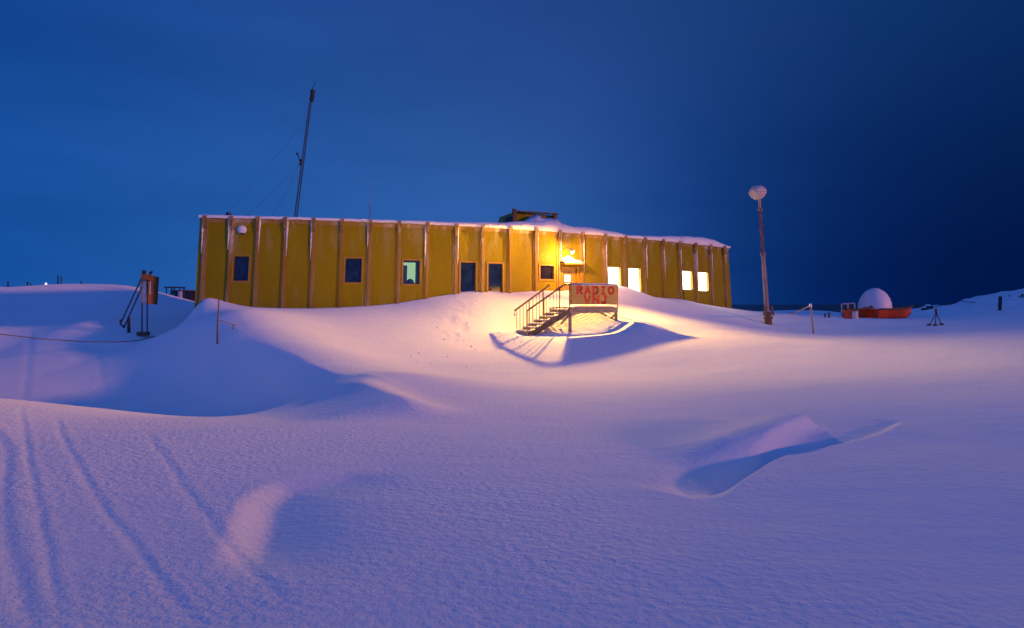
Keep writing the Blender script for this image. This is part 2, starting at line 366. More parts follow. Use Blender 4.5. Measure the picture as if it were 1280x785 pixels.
def quad(m,a,b,z0,z1,o=0.):
    m.add([wall(a,z0,o),wall(b,z0,o),wall(b,z1,o),wall(a,z1,o)],[(0,1,2,3)])
for e0,e1 in zip(edges[:-1],edges[1:]):
    ww=[q for q in wins if q[0]>e0-1 and q[1]<e1+1.5]
    if not ww: quad(w,e0,e1,ZB,EAVE); continue
    a,b,z0,z1,_=ww[0]
    quad(w,e0,a,ZB,EAVE); quad(w,b,e1,ZB,EAVE); quad(w,a,b,ZB,z0); quad(w,a,b,z1,EAVE)
    for p in ((a,z0,b,z0),(b,z0,b,z1),(b,z1,a,z1),(a,z1,a,z0)):     # reveals
        w.add([wall(p[0],p[1]),wall(p[2],p[3]),wall(p[2],p[3],-.16),wall(p[0],p[1],-.16)],[(0,1,2,3)])
back=Vector((-.3,.954,0))*10
la,lb=wall(L0,ZB),wall(L0,EAVE); ra,rb=wall(L1,ZB),wall(L1,EAVE)
w.add([la,lb,lb+back,la+back],[(0,1,2,3)]); w.add([ra,ra+back,rb+back,rb],[(0,1,2,3)]); w.add([la+back,lb+back,rb+back,ra+back],[(0,1,2,3)])
w.build('wall',M['wall'],bld)
rf=MB(); fr=[wall(e,EAVE+.003,.12) for e in edges]
vs=fr+[p+back for p in fr]; k=len(fr)
rf.add(vs+[v+Vector((0,0,.1)) for v in vs],[(i,i+1,k+i+1,k+i) for i in range(k-1)]+[(2*k+i,3*k+i,3*k+i+1,2*k+i+1) for i in range(k-1)]+[(i,2*k+i,2*k+i+1,i+1) for i in range(k-1)])
rf.build('roof',M['roof'],bld)
pl=MB()
q0,q1=wall(L0-2.,ZB-.3,.04),wall(L0+5,ZB-.3,.04)
pl.add([q0,q1,q1+Vector((0,0,1.9)),q0+Vector((0,0,1.9)),q0+back*.5,q0+back*.5+Vector((0,0,1.9))],[(0,1,2,3),(0,3,5,4)])
pl.build('foundation',M['wood'],bld)
# ribs: flat frosted flange with a raised fin and a bracket at the eaves
for i,px in enumerate(RIBS):
    Yw=wallY(px); hw=.12/Yw*F*(1 if px<700 else .8)
    f=MB(); a,b=px-hw,px+hw
    for z0,z1,o in ((ZB,EAVE,.035),):
        P8=[wall(a,z0,-.01),wall(b,z0,-.01),wall(b,z0,o),wall(a,z0,o),wall(a,z1,-.01),wall(b,z1,-.01),wall(b,z1,o),wall(a,z1,o)]
        f.add(P8,[(3,2,6,7),(0,3,7,4),(2,1,5,6),(4,7,6,5)])
    fw=.04/Yw*F
    P8=[wall(px-fw,ZB,.03),wall(px+fw,ZB,.03),wall(px+fw,ZB,.09),wall(px-fw,ZB,.09),wall(px-fw,EAVE,.03),wall(px+fw,EAVE,.03),wall(px+fw,EAVE,.09),wall(px-fw,EAVE,.09)]
    f.add(P8,[(3,2,6,7),(0,3,7,4),(2,1,5,6),(4,7,6,5)])
    r=f.build('wall_rib',M['rib'],bld)
    br=MB(); bw=.075/Yw*F; hz=.42+.12*random.random()
    zt=EAVE+.11
    P8=[wall(px-bw,EAVE-hz,.092),wall(px+bw,EAVE-hz,.092),wall(px+bw,EAVE-hz,.11),wall(px-bw,EAVE-hz,.11),wall(px-bw,zt,.092),wall(px+bw,zt,.092),wall(px+bw,zt,.19),wall(px-bw,zt,.19)]
    br.add(P8,[(3,2,6,7),(0,3,7,4),(2,1,5,6),(4,7,6,5),(0,1,2,3)])
    br.build('eave_bracket',M['bracket'],r)
    if random.random()<.85:              # rime packed against the fin
        sn=MB(); z1=EAVE-.02; z0=EAVE-(1.0+1.2*random.random()); s0=random.choice((-1,1)) if px<560 else 1
        N=12; pts=[]; rads=[]
        for q in range(N+1):
            t=q/N; pts.append(wall(px+s0*(bw*.95+.3*fw),z1+(z0-z1)*t,.085)); rads.append(max(.008,(.052*(1-t)**.6)*(.6+.6*random.random())))
        sn.tube(pts,rads,7); sn.build('rime',M['snow_cap'],r,smooth=True)
lip=MB()                                   # band under the eaves
for e0,e1 in zip(edges[:-1],edges[1:]):
    vs=[wall(e0,EAVE-.16,.02),wall(e1,EAVE-.16,.02),wall(e1,EAVE-.002,.05),wall(e0,EAVE-.002,.05)]
    lip.add(vs,[(0,1,2,3)])
lip.build('eave_band',M['rib'],bld)
wlabels={0:'dark window nearest the left corner',1:'dark window with a tiny point of light reflected in it',2:'window with pale green light inside'}
for i,(a,b,z0,z1,kd) in enumerate(wins):
    Yw=wallY((a+b)/2); fx=.075/Yw*F; fz=.075
    if kd in('dark','room','lit','grey'):
        f=MB(); o=.045 if kd!='lit' else .03
        if kd=='lit': fx*=.5; fz*=.5
        for (x0,x1,y0,y1) in ((a-fx,a,z0-fz,z1+fz),(b,b+fx,z0-fz,z1+fz),(a,b,z1,z1+fz),(a,b,z0-fz,z0)):
            P8=[wall(x0,y0,-.02),wall(x1,y0,-.02),wall(x1,y0,o),wall(x0,y0,o),wall(x0,y1,-.02),wall(x1,y1,-.02),wall(x1,y1,o),wall(x0,y1,o)]
            f.add(P8,[(3,2,6,7),(0,3,7,4),(2,1,5,6),(4,7,6,5),(0,1,2,3)])
        wo=f.build('window',M['trim'],bld)
        if i in wlabels: wo['label']=wlabels[i]
        g_=MB(); gm={'dark':'glass_dark','grey':'glass_grey','lit':'lit','room':None}[kd]
        if gm:
            quad(g_,a,b,z0,z1,-.10); g_.build('pane',M[gm],wo)
            if kd in('dark','grey'):
                s_=MB(); e_=.03/Yw*F
                for (x0,x1,y0,y1) in ((a,a+e_,z0,z1),(b-e_,b,z0,z1),(a,b,z1-.03,z1),(a,b,z0,z0+.03)): quad(s_,x0,x1,y0,y1,-.085)
                s_.build('sash',M['dark_steel'],wo)
            else:
                s_=MB(); e_=.02/Yw*F; quad(s_,a,a+e_,z0,z1,-.09); quad(s_,b-e_,b,z0,z1,-.09); quad(s_,a,b,z1-.02,z1,-.09)
                s_.build('sash',M['trim'],wo)
        else:
            q=MB(); P8=[wall(a,z0,-.16),wall(b,z0,-.16),wall(b,z1,-.16),wall(a,z1,-.16),wall(a,z0,-.9),wall(b,z0,-.9),wall(b,z1,-.9),wall(a,z1,-.9)]
            q.add(P8,[(0,4,5,1),(3,2,6,7),(0,3,7,4),(1,5,6,2)]); q.build('room_lining',M['room_dark'],wo)
            q=MB(); quad(q,a-2,b+2,z0-.1,z1,-.9); q.build('room_wall',M['lit_room'],wo)
            q=MB(); quad(q,a,a+(b-a)*.27,z0,z1-.22,-.13); quad(q,b-(b-a)*.14,b,z0,z1,-.13); quad(q,a,b,z1-.09,z1,-.13); quad(q,a,b,z0,z0+.05,-.13)
            q.build('sash',M['room_dark'],wo)
            c=wall(a+(b-a)*.52,z0,-.3); q=MB(); q.lathe(c,[(.17,0),(.18,.08),(.14,.18),(.06,.24),(.01,.25)],14); q.build('plant_pot',M['room_dark'],wo,smooth=True)
            gm_=bpy.data.materials.new('clear_pane'); gm_.use_nodes=True; nt=gm_.node_tree; nt.nodes.clear()
            o_=nt.nodes.new('ShaderNodeOutputMaterial'); mx=nt.nodes.new('ShaderNodeMixShader'); tr=nt.nodes.new('ShaderNodeBsdfTransparent'); gl=nt.nodes.new('ShaderNodeBsdfGlossy')
            gl.inputs['Roughness'].default_value=.03; mx.inputs[0].default_value=.1
            nt.links.new(tr.outputs[0],mx.inputs[1]); nt.links.new(gl.outputs[0],mx.inputs[2]); nt.links.new(mx.outputs[0],o_.inputs[0])
            q=MB(); quad(q,a,b,z0,z1,-.10); q.build('pane',gm_,wo)
    else:
        d=MB(); quad(d,a,b,z0,z1,-.06)
        px0,px1=untaper(706.3,2.8),untaper(713.7,2.8); pz0,pz1=zat(710,352.3),zat(710,343.6)
        do=d.build('door',M['door'],bld)
        q=MB(); quad(q,px0,px1,pz0,pz1,-.045); q.build('pane',M['door_glass'],do)
        q=MB(); e_=.8
        for (x0,x1,y0,y1) in ((px0-e_,px0,pz0-.03,pz1+.03),(px1,px1+e_,pz0-.03,pz1+.03),(px0,px1,pz1,pz1+.03),(px0,px1,pz0-.03,pz0)): quad(q,x0,x1,y0,y1,-.04)
        q.build('pane_frame',M['trim'],do)
        q=MB(); q.box(wall(718.7,2.35,-.02),(.12,.07,.03),(1,.5,0)); q.build('handle',M['steel'],do)
        q=MB(); quad(q,704.5,715.5,zat(710,341.0),zat(710,339.6),-.045); q.build('door_plate',M['steel'],do)
        f=MB()
        for (x0,x1,y0,y1) in ((a-1.6,a,z0,z1+.06),(b,b+1.6,z0,z1+.06),(a,b,z1,z1+.06)):
            P8=[wall(x0,y0,-.02),wall(x1,y0,-.02),wall(x1,y0,.04),wall(x0,y0,.04),wall(x0,y1,-.02),wall(x1,y1,-.02),wall(x1,y1,.04),wall(x0,y1,.04)]
            f.add(P8,[(3,2,6,7),(0,3,7,4),(2,1,5,6),(4,7,6,5)])
        f.build('door_frame',M['door'],do)
# porch canopy, its snow, the lamp above it
ca,cb=698.5,722.5; zc0=zat(713,331.2)
q=MB()
for za,zb in ((zc0,zc0+.07),):
    P8=[wall(ca,za,.04),wall(cb,za,.04),wall(cb,za,.5),wall(ca,za,.5),wall(ca,zb,.04),wall(cb,zb,.04),wall(cb,zb,.5),wall(ca,zb,.5)]
    q.add(P8,[(3,2,6,7),(0,3,7,4),(2,1,5,6),(4,7,6,5),(0,1,2,3)])
q.build('porch_canopy',M['door'],bld)
q=MB(); nu,nv=24,8; vs=[];fs=[]
for a_ in range(nu+1):
    t=a_/nu; hh=.22+.20*math.exp(-((t-.42)/.2)**2)+.08*math.exp(-((t-.05)/.08)**2)+.05*random.random()*0
    hh*=min(1,(t+.04)*9)*min(1,(1.03-t)*9)
    for b_ in range(nv+1):
        s_=b_/nv; vs.append(wall(ca+(cb-ca)*t,zc0+.072+max(0,hh*(1-.75*s_**2.2)*(1 if b_<nv else 0)),.02+.46*s_))
for a_ in range(nu):
    for b_ in range(nv): i0=a_*(nv+1)+b_; fs.append((i0,i0+1,i0+nv+2,i0+nv+1))
q.add(vs,fs); q.build('canopy_snow',M['snow_cap'],bld,smooth=True)
lz=zat(713,317.5); lp=wall(701,lz,.92)
q=MB(); q.tube([wall(701,lz+.22,.03),wall(701,lz+.26,.5),wall(701,lz+.16,.9)],.02,8); lampo=q.build('wall_lamp',M['steel'],bld)
q=MB(); q.lathe(lp+Vector((0,0,.02)),[(.13,0),(.12,.04),(.06,.1),(.03,.15)],16); q.build('lamp_shade',M['snow_cap'],lampo,smooth=True)
q=MB(); q.lathe(lp+Vector((0,0,-.07)),[(.01,0),(.05,.02),(.06,.05),(.04,.085)],14); q.build('bulb',M['bulb'],lampo,smooth=True)
# snow-plastered vent cowl on the wall
c=wall(untaper(303,4.6),zat(303,287.5),.02)
q=MB(); q.lathe(c+Vector((0,-.05,-.17)),[(.02,0),(.15,.04),(.2,.14),(.19,.24),(.12,.33),(.02,.36)],16,1,.6); q.build('vent_cowl',M['snow_cap'],bld,smooth=True)
q=MB(); q.box(c+Vector((0,-.05,-.16)),(.16,.14,.05)); q.build('vent_base',M['dark_steel'],bld)
q=MB(); c=wall(285,EAVE+.1,-.05); q.lathe(c,[(.05,0),(.05,.06),(.1,.07),(.1,.17),(.02,.2)],12); q.build('roof_vent',M['dark_steel'],bld)

# snow lying on the roof
rx=[L0-.5,257,300,430,500,570,600,640,665,690,705,718,740,760,772,784,805,830,850,868,882,895,905,910.5]
rt=[1.8,3.0,1.6,1.6,2.2,3.6,5.5,8.5,10,14.,11,8,8.3,6.5,5,2.6,3.2,5.5,7.6,9.2,9.6,7.6,3.6,1]
q=MB(); xs=np.linspace(L0-.5,L1+.8,300); prof=[(.13,-.03),(.15,.03),(.13,.3),(.06,.62),(-.15,.88),(-.5,1.0),(-1.2,.98),(-2.5,.85),(-5,.6),(-9.8,.5)]
vs=[];fs=[]; K_=len(prof)
bu=Vector((-.3,.954,0))
for i_,x in enumerate(xs):
    t=float(np.interp(x,rx,rt))/F*wallY(x)
    rb=min(abs(x-r_) for r_ in RIBS); sag=-.05*math.exp(-(rb/2.2)**2)+.05*mnoise.noise(Vector((x*.14,0,3)))
    for (o,h) in prof:
        base=wall(x,EAVE+.105,0)
        p=base-bu*o if o<0 else wall(x,EAVE+.105,o)
        nn=.06*mnoise.noise(Vector((p.x*.9,p.y*.9,1))) if h>.1 else 0
        zz=h*t*(1+0) + nn*h*min(1,t*4) + (sag if h<=.35 and h>-.1 else 0)*.7
        if h<0: zz=-.09+sag*.6
        vs.append(p+Vector((0,0,max(zz,-.17))))
for i_ in range(len(xs)-1):
    for k_ in range(K_-1): a_=i_*K_+k_; fs.append((a_,a_+K_,a_+K_+1,a_+1))
q.add(vs,fs); tag(q.build('roof_snow',M['snow_cap'],None,smooth=True),'drifted snow lying along the flat roof of the yellow building','snow',kind='stuff')

# rooftop plant room
pr=thing('rooftop_plant_room',P(664,36.5,300),'small yellow plant room half buried in drifted snow on the roof','plant room')
z0,z1=5.25,EYE+(YH-264.5)/F*36
A0=P(632,36,300); A1=P(697,37.2,300); tt=(A1-A0).normalized(); tt.z=0; tn=Vector((tt.y,-tt.x,0))
q=MB(); q.add([A0+Vector((0,0,z0-A0.z)),A1+Vector((0,0,z0-A1.z)),A1+tn*-2.5+Vector((0,0,z0-A1.z)),A0-tn*2.5+Vector((0,0,z0-A0.z)),
    Vector((A0.x+.55,A0.y,z1)),Vector((A1.x,A1.y,z1-.1)),Vector((A1.x,A1.y,z1-.1))-tn*2.5,Vector((A0.x+.55,A0.y,z1))-tn*2.5],
    [(0,1,5,4),(1,2,6,5),(2,3,7,6),(3,0,4,7),(4,5,6,7)])
q.build('wall',M['wall'],pr)
for x,py in ((643.,261.5),(693.5,266)):
    q=MB(); zt=EYE+(YH-py)/F*36; b=P(x,35.85+ (0 if x<650 else 1.0),300); q.box(Vector((b.x,b.y,(z0+zt)/2)),(.22,.16,zt-z0),tt); q.build('corner_post',M['wood'],pr)
q=MB(); b=P(638,36.3,300); q.lathe(Vector((b.x,b.y,z0)),[(.22,0),(.22,.95),(.3,1.0),(.3,1.2),(.1,1.32)],12); q.build('flue',M['vehicle'],pr)
q=MB(); q.bar(P(648,35.8,264.3),P(697,36.9,267.5),.3,.07); q.build('roof',M['vehicle'],pr)
q=MB(); nu=30; vs=[];fs=[]
top=[(644,280),(650,277),(660,271),(668,266.5),(672,265.5),(680,269),(688,269),(695,269.5),(701,274),(708,281)]
for a_ in range(nu+1):
    x=644+64*a_/nu; py=float(np.interp(x,[t_[0] for t_ in top],[t_[1] for t_ in top])); zt=EYE+(YH-py)/F*35.3
    for b_ in range(7):
        s_=b_/6; c=P(x,33.6+2.1*s_+ (x-644)*.015,300); vs.append(Vector((c.x,c.y,5.3+(zt-5.3)*(s_**1.1)+.05*mnoise.noise(Vector((x*.2,s_*3,0))))))
    c=P(x,36.1+(x-644)*.015,300); vs.append(Vector((c.x,c.y,5.3)))
for a_ in range(nu):
    for b_ in range(7): i0=a_*8+b_; fs.append((i0,i0+8,i0+9,i0+1))
q.add(vs,fs); tag(q.build('drifted_snow',M['snow_cap'],None,smooth=True),'snow drift banked against the rooftop plant room','snow',kind='stuff')

# lattice mast on the roof, its guys and the thin whip
mb=P(366.8,31.5,289); mt=P(389.5,31.5,114)
ms=thing('radio_mast',mb,'tall dark lattice radio mast leaning right above the yellow roof','mast')
def lerp(a,b,t): return a+(b-a)*t
q=MB(); wd=lambda t:.085-.03*t; cs=[]
for k in range(3):
    an=2*math.pi*k/3+.3; d=Vector((math.cos(an),math.sin(an),0))
    q.tube([mb+d*wd(0),lerp(mb,mt,.5)+d*wd(.5),mt+d*wd(1)],.02,6); cs.append(d)
q.build('mast_leg',M['dark_steel'],ms)
q=MB(); NB=60
for i in range(NB):
    t0,t1=i/NB,(i+1)/NB
    for k in range(3):
        a_=lerp(mb,mt,t0)+cs[k]*wd(t0); b_=lerp(mb,mt,t1)+cs[(k+1)%3]*wd(t1); q.tube([a_,b_],.011,5)
q.build('lattice',M['dark_steel'],ms)
q=MB(); q.tube([mt-Vector((0,0,.5)),mt+Vector((.08,0,.05))],.1,8); q.tube([mt+Vector((-.04,0,0)),P(388,31.5,112)],.03,6); q.tube([mt,P(393.5,31.5,103)],.016,6); q.build('mast_head',M['dark_steel'],ms)
a_=P(375.5,31.4,203); q=MB(); q.tube([a_,P(372,31.3,193)],.025,6); q.tube([P(372,31.3,193.5),P(371.5,31.3,191)],.05,6); q.tube([P(375.5,31.3,207),P(377,31.3,199)],.07,8); q.build('side_aerial',M['dark_steel'],ms)
for s0,e0 in ((P(384,31.5,150),P(225,36,330)),(P(374,31.5,205),P(300,27.2,276)),(P(374,31.5,205),P(330,38,287))):
    q=MB(); q.tube([s0,lerp(s0,e0,.5)-Vector((0,0,.15)),e0],.0045,5); q.build('guy_wire',M['dark_rope'],ms)
wp=thing('whip_aerial',P(463,31,288),'thin pale whip aerial standing on the roof right of the mast','aerial')
q=MB(); q.tube([P(463,31,288),P(462.3,31,252)],.022,6); q.build('pole',M['post_tan'],wp)
q=MB(); q.tube([P(462.3,31,252),P(459.5,31,224)],.009,6); q.build('whip',M['rope'],wp)

# ------------------------------------------------------------------ landing, stairs, sign
D0=P(712,27.7,384.5); t=Vector((.895,.446,0)); nn=Vector((-.446,.895,0)); DL=2.52; DZ=D0.z; up=Vector((0,0,1))
def D(a,b,z): return Vector((D0.x,D0.y,0))+t*a+nn*b+up*z
ld=thing('entrance_landing',D(1.2,.8,gz(*D(1.2,.8,0).xy)),'raised steel landing with railed stairs in front of the lit door','landing')
q=MB(); bh=.24
q.bar(D(0,0,DZ-bh/2),D(DL,0,DZ-bh/2),.06,bh); q.bar(D(0,1.75,DZ-bh/2),D(DL,1.75,DZ-bh/2),.06,bh); q.bar(D(.03,.03,DZ-bh/2-.005),D(.03,1.72,DZ-bh/2-.005),.06,bh-.02); q.bar(D(DL-.03,.03,DZ-bh/2-.005),D(DL-.03,1.72,DZ-bh/2-.005),.06,bh-.02)
q.build('deck_frame',M['steel'],ld)
q=MB()
for i in range(15): q.bar(D(.06,.08+i*.112,DZ+.0),D(DL-.06,.08+i*.112,DZ+.0),.03,.05)
for i in range(5): q.bar(D(.3+i*.48,.06,DZ-.03),D(.3+i*.48,1.7,DZ-.03),.03,.03)
q.build('deck',M['steel'],ld)
q=MB(); vs=[];fs=[]
for i in range(21):
    for j in range(9):
        u_=i/20; v_=j/8; h=.02+.07*min(1,u_*6,(1-u_)*6)*min(1,v_*4,(1-v_)*3)*(1+.5*mnoise.noise(Vector((u_*5,v_*4,2))))
        vs.append(D(.05+u_*(DL-.1),.04+v_*.34,DZ+.026+(h if 0<i<20 and j>0 else 0)))
for i in range(20):
    for j in range(8): a_=i*9+j; fs.append((a_,a_+9,a_+10,a_+1))
q.add(vs,fs); q.build('deck_snow',M['snow_cap'],ld,smooth=True)
for a_,b_ in ((.05,.05),(DL-.05,.05),(.05,1.65),(DL-.05,1.65)):
    p=D(a_,b_,0); q=MB(); zb=gz(p.x,p.y)-.3; q.bar(D(a_,b_,zb),D(a_,b_,DZ-.2),.13,.13,(1,0,0)); q.build('leg',M['steel'],ld)
for a_,b_ in ((.05,.05),(DL-.05,.05)):
    q=MB(); q.bar(D(a_,b_+.06,DZ-.32),D(a_,b_+.75,DZ-.72),.07,.07); q.build('brace',M['steel'],ld)
q=MB(); q.bar(D(DL-.9,.1,DZ-bh+.02),D(DL-.55,.12,DZ-bh-.14),.06,.06); q.build('brace',M['steel'],ld)
RH=1.0; zr=EYE+(YH-355.6)/F*27.9
def railpost(par,p0,p1,r=.03): q=MB(); q.tube([p0,p1],r,8); return q.build('rail_post',M['rail'],par)
for a_,b_ in ((0,.0),(DL,.0),(DL,1.7)): railpost(ld,D(a_,b_,DZ-.05),D(a_,b_,zr))
q=MB(); q.tube([D(-.02,0,zr),D(DL,0,zr)],.044,8); q.tube([D(DL,0,zr),D(DL,1.7,zr)],.03,8); q.tube([D(DL,0,zr-.5),D(DL,1.7,zr-.5)],.022,8); q.build('handrail',M['rail'],ld)
q=MB(); q.tube([D(0,0,zr+.036),D(DL*.5,0,zr+.045),D(DL,0,zr+.036)],[.02,.03,.02],6); q.build('rail_snow',M['snow_cap'],ld,smooth=True)
# stairs going down to the left, along the wall
ST=thing('entrance_stairs',D(-1.7,.6,gz(*D(-1.7,.6,0).xy)),'steel stairs with baluster handrails leading up to the landing','stairs')
SW=1.15; run=2.0; foot_z=EYE+(YH-420.5)/F*26.8
for b_ in (.0,SW):
    q=MB(); q.bar(D(-.0,b_,DZ-.13),D(-run,b_,foot_z),.05,.22); q.build('stringer',M['dark_steel'],ST)
nst=7
for i in range(nst):
    f_=(i+.6)/nst; q=MB(); c=D(-run*f_,SW/2,DZ+(foot_z+.15-DZ)*f_-.03); q.box(c,(.27,SW-.06,.035),t); so=q.build('tread',M['steel'],ST)
    q=MB(); q.box(c+up*.045,(.26,SW-.12,.055),t); q.build('tread_snow',M['snow_cap'],so,bevel=.012)
def rz(a_): return None
for b_,ends in ((0.,(0,-2.02)),(SW,(-.15,-2.02))):
    q=MB(); top=D(ends[0]-.0,b_,zr); k1=D(-.35,b_,zr-.03); 
    bot=D(-2.08,b_,EYE+(YH-388.5)/F*26.8)
    pts=[D(0,b_,zr),D(-.22,b_,zr-.01),D(-.45,b_,zr-.13),bot,bot-up*.12] if b_==0 else [D(-.35,b_,zr-.0),D(-.5,b_,zr-.12),bot,bot-up*.22]
    q.tube(pts,.042,8); q.build('handrail',M['rail'],ST)
    a0=pts[2] if b_==0 else pts[1]
    def rp(f): return lerp(a0,bot,f)
    for f in ((0.03,.5,1.) if b_==0 else (.1,.55)):
        p=rp(f); lo=max(foot_z-.1, DZ+(foot_z-DZ)*min(1,(-(p-D0).dot(t))/run)-.05); railpost(ST,p,Vector((p.x,p.y,lo-(.25 if f==1. else 0))),.026)
    q=MB()
    for f in np.linspace(.12,.94,9):
        if abs(f-.5)<.04: continue
        p=rp(f); lo=DZ+(foot_z-DZ)*min(1,(-(p-D0).dot(t))/run)+.02; q.tube([p,Vector((p.x,p.y,lo))],.013,5)
    q.build('baluster',M['rail'],ST)
# sign board
sg=thing('radio_sign',D(1.2,-.08,DZ+.1),'tan board sign reading RADIO VNJ in red letters on the landing rail','sign')
zs1=EYE+(YH-356.6)/F*28.1; zs0=EYE+(YH-380.6)/F*28.1; zm=(zs0+zs1)/2
for a_,b_ in ((zs0,zm-.001),(zm+.001,zs1)):
    q=MB(); q.bar(D(.04,-.07,(a_+b_)/2),D(DL-.06,-.07,(a_+b_)/2),.035,b_-a_); q.build('board',M['board'],sg,bevel=.006)
q=MB(); q.bar(D(.03,-.065,zs0),D(.03,-.065,zs1),.05,.05,(1,0,0)); q.build('board_edge',M['wood'],sg)
q=MB(); q.bar(D(DL-.05,-.065,zs0),D(DL-.05,-.065,zs1),.05,.05,(1,0,0)); q.build('board_edge',M['wood'],sg)
# slab-serif letters from strokes, each in a 1 x 1 cell
def arc(cx,cy,rx_,ry_,a0,a1,n=8): return [(cx+rx_*math.cos(math.radians(a0+(a1-a0)*i/n)),cy+ry_*math.sin(math.radians(a0+(a1-a0)*i/n))) for i in range(n+1)]
sw_=.2
GL={'R':[[(.2,0),(.2,1)],[(.2,.93),(.55,.93)]+arc(.55,.73,.25,.2,90,-90)+[(.2,.5)],[(.5,.5),(.82,.05)],[(.02,.05),(.4,.05)],[(.02,.95),(.3,.95)],[(.68,.05),(.98,.05)]],
 'A':[[(.15,.03),(.48,.97)],[(.85,.03),(.52,.97)],[(.3,.34),(.7,.34)],[(.0,.05),(.32,.05)],[(.68,.05),(1.,.05)],[(.3,.95),(.56,.95)]],
 'D':[[(.2,0),(.2,1)],[(.2,.93),(.45,.93)]+arc(.45,.5,.37,.43,90,-90,12)+[(.2,.07)],[(.02,.05),(.3,.05)],[(.02,.95),(.3,.95)]],
 'I':[[(.5,0),(.5,1)],[(.2,.06),(.8,.06)],[(.2,.94),(.8,.94)]],
 'O':[arc(.5,.5,.37,.42,0,360,20)],
 'V':[[(.15,.97),(.48,.03)],[(.85,.97),(.52,.03)],[(0,.95),(.32,.95)],[(.68,.95),(1,.95)]],
 'N':[[(.17,0),(.17,1)],[(.83,0),(.83,1)],[(.17,.97),(.83,.03)],[(.0,.05),(.34,.05)],[(.0,.95),(.26,.95)],[(.66,.95),(1.,.95)]],
 'J':[[(.62,.97),(.62,.3)]+arc(.38,.3,.24,.24,0,-170,10),[(.4,.95),(.85,.95)]]}
def word(txt,x0,x1,z0,z1):
    n_=len(txt); cw=(x1-x0)/n_; dep=0
    for i,ch in enumerate(txt):
        q=MB(); a0=x0+cw*i+cw*.06; lw=cw*.86; h=z1-z0
        for si,st in enumerate(GL[ch]):
            o=-.094-.0012*si
            th_=(.28 if si<3 else .16)*min(lw,h)*1.0
            for s1,s2 in zip(st[:-1],st[1:]):
                p1=(a0+lw*s1[0],z0+h*s1[1]); p2=(a0+lw*s2[0],z0+h*s2[1]); dx,dz=p2[0]-p1[0],p2[1]-p1[1]; l=math.hypot(dx,dz)
                if l<1e-6: continue
                ux,uz=dx/l,dz/l; ex=th_*.2 if len(st)>2 else 0
                p1=(p1[0]-ux*ex,p1[1]-uz*ex); p2=(p2[0]+ux*ex,p2[1]+uz*ex); vx,vz=-uz*th_/2,ux*th_/2
                fr_=[D(p1[0]+vx,o,p1[1]+vz),D(p1[0]-vx,o,p1[1]-vz),D(p2[0]-vx,o,p2[1]-vz),D(p2[0]+vx,o,p2[1]+vz)]
                bk=[v+nn*.006 for v in fr_]
                q.add(fr_+bk,[(0,1,2,3),(0,4,5,1),(1,5,6,2),(2,6,7,3),(3,7,4,0)])
        q.build('letter',M['red'],sg)
hb=zs1-zs0
word('RADIO',DL*.10,DL*.92,zs0+hb*.53,zs0+hb*.95)
word('VNJ',DL*.25,DL*.79,zs0+hb*.05,zs0+hb*.46)
q=MB(); q.tube([D(.03,-.07,zs1+.0),D(DL/2,-.07,zs1+.012),D(DL-.05,-.07,zs1)],[.02,.03,.02],6); q.build('sign_snow',M['snow_cap'],sg,smooth=True)

# ------------------------------------------------------------------ post with the globe
pb=G(960.3,36,-.3); ptp=P(949,36,247)
gp=thing('lamp_post',G(960.3,36),'tall leaning post carrying a pale globe right of the building','lamp post')
def on(py): return lerp(pb,ptp,(P(950,36,py).z-pb.z)/(ptp.z-pb.z))
q=MB(); q.tube([pb,on(318)],[.14,.105],14); q.build('lower_pole',M['post_tan'],gp,smooth=False)
q=MB(); q.tube([on(318),on(262)],[.075,.065],10); q.build('upper_pole',M['post_brown'],gp)
q=MB(); q.tube([on(320),on(316)],.15,14); q.build('collar',M['steel'],gp)
q=MB(); q.tube([on(264),on(261)],.16,12); q.build('collar',M['steel'],gp)
for i in range(8):
    p=on(270+i*6); s_=(-1)**i; q=MB(); q.bar(p+Vector((-.02*s_,0,0)),p+Vector((.16*s_,-.02,.02)),.05,.06); q.build('step_peg',M['post_brown'],gp)
q=MB(); q.tube([on(262),on(247)],[.07,.09],10); q.build('neck',M['post_tan'],gp)
gc=P(947,36,240.5)
q=MB(); q.lathe(gc,[(.08,-.42),(.2,-.38),(.36,-.25),(.46,-.06),(.475,.03),(.44,.16),(.34,.28),(.2,.36),(.04,.39)],28); q.build('globe',M['globe'],gp,smooth=True)
q=MB(); q.lathe(gc,[(.478,-.05),(.49,-.03),(.49,.0),(.478,.02)],28); q.build('rim',M['globe'],gp)
q=MB(); q.lathe(G(960.3,36,-.1),[(.2,0),(.2,.4),(.26,.42),(.26,.5),(.18,.55),(.18,.8)],14); q.build('base_flange',M['wood'],gp)
for s_ in (-1,1):
    q=MB(); b=G(960.3,36); q.bar(b+Vector((.28*s_,-.05,.5)),b+Vector((.16*s_,-.05,1.05)),.09,.08); q.build('base_lug',M['wood'],gp)

# ------------------------------------------------------------------ radome, boats, frame
YD=Yat(1110,398)+4; YB1=Yat(1085,397.5); YB2=Yat(1115,398.5); YC=Yat(1063,398.5); YF=Yat(1058,396.5)
print('YD',YD,YB1,YB2,YC,YF)
rd=thing('radome',G(1093.5,YD),'white faceted radome behind the orange boats','radome')
q=MB(); c=P(1093.5,YD,397); rz_=2.0; prof=[]
zt=P(1093,YD,360).z-c.z; KS=YD/80*.98
for i in range(11):
    a_=i/10; rad=1.93*math.cos(a_*math.pi/2)**.62 if a_<1 else .02
    prof.append((max(rad,.03),a_*zt if i else 0))
prof=[(1.75,0),(1.95,.18*zt),(1.93,.38*zt),(1.84,.52*zt),(1.66,.66*zt),(1.36,.8*zt),(.98,.9*zt),(.5,.975*zt),(.04,zt)]
prof=[(a*KS,b) for a,b in prof]
q.lathe(c,prof,28); q.build('shell',M['dome'],rd,smooth=True)
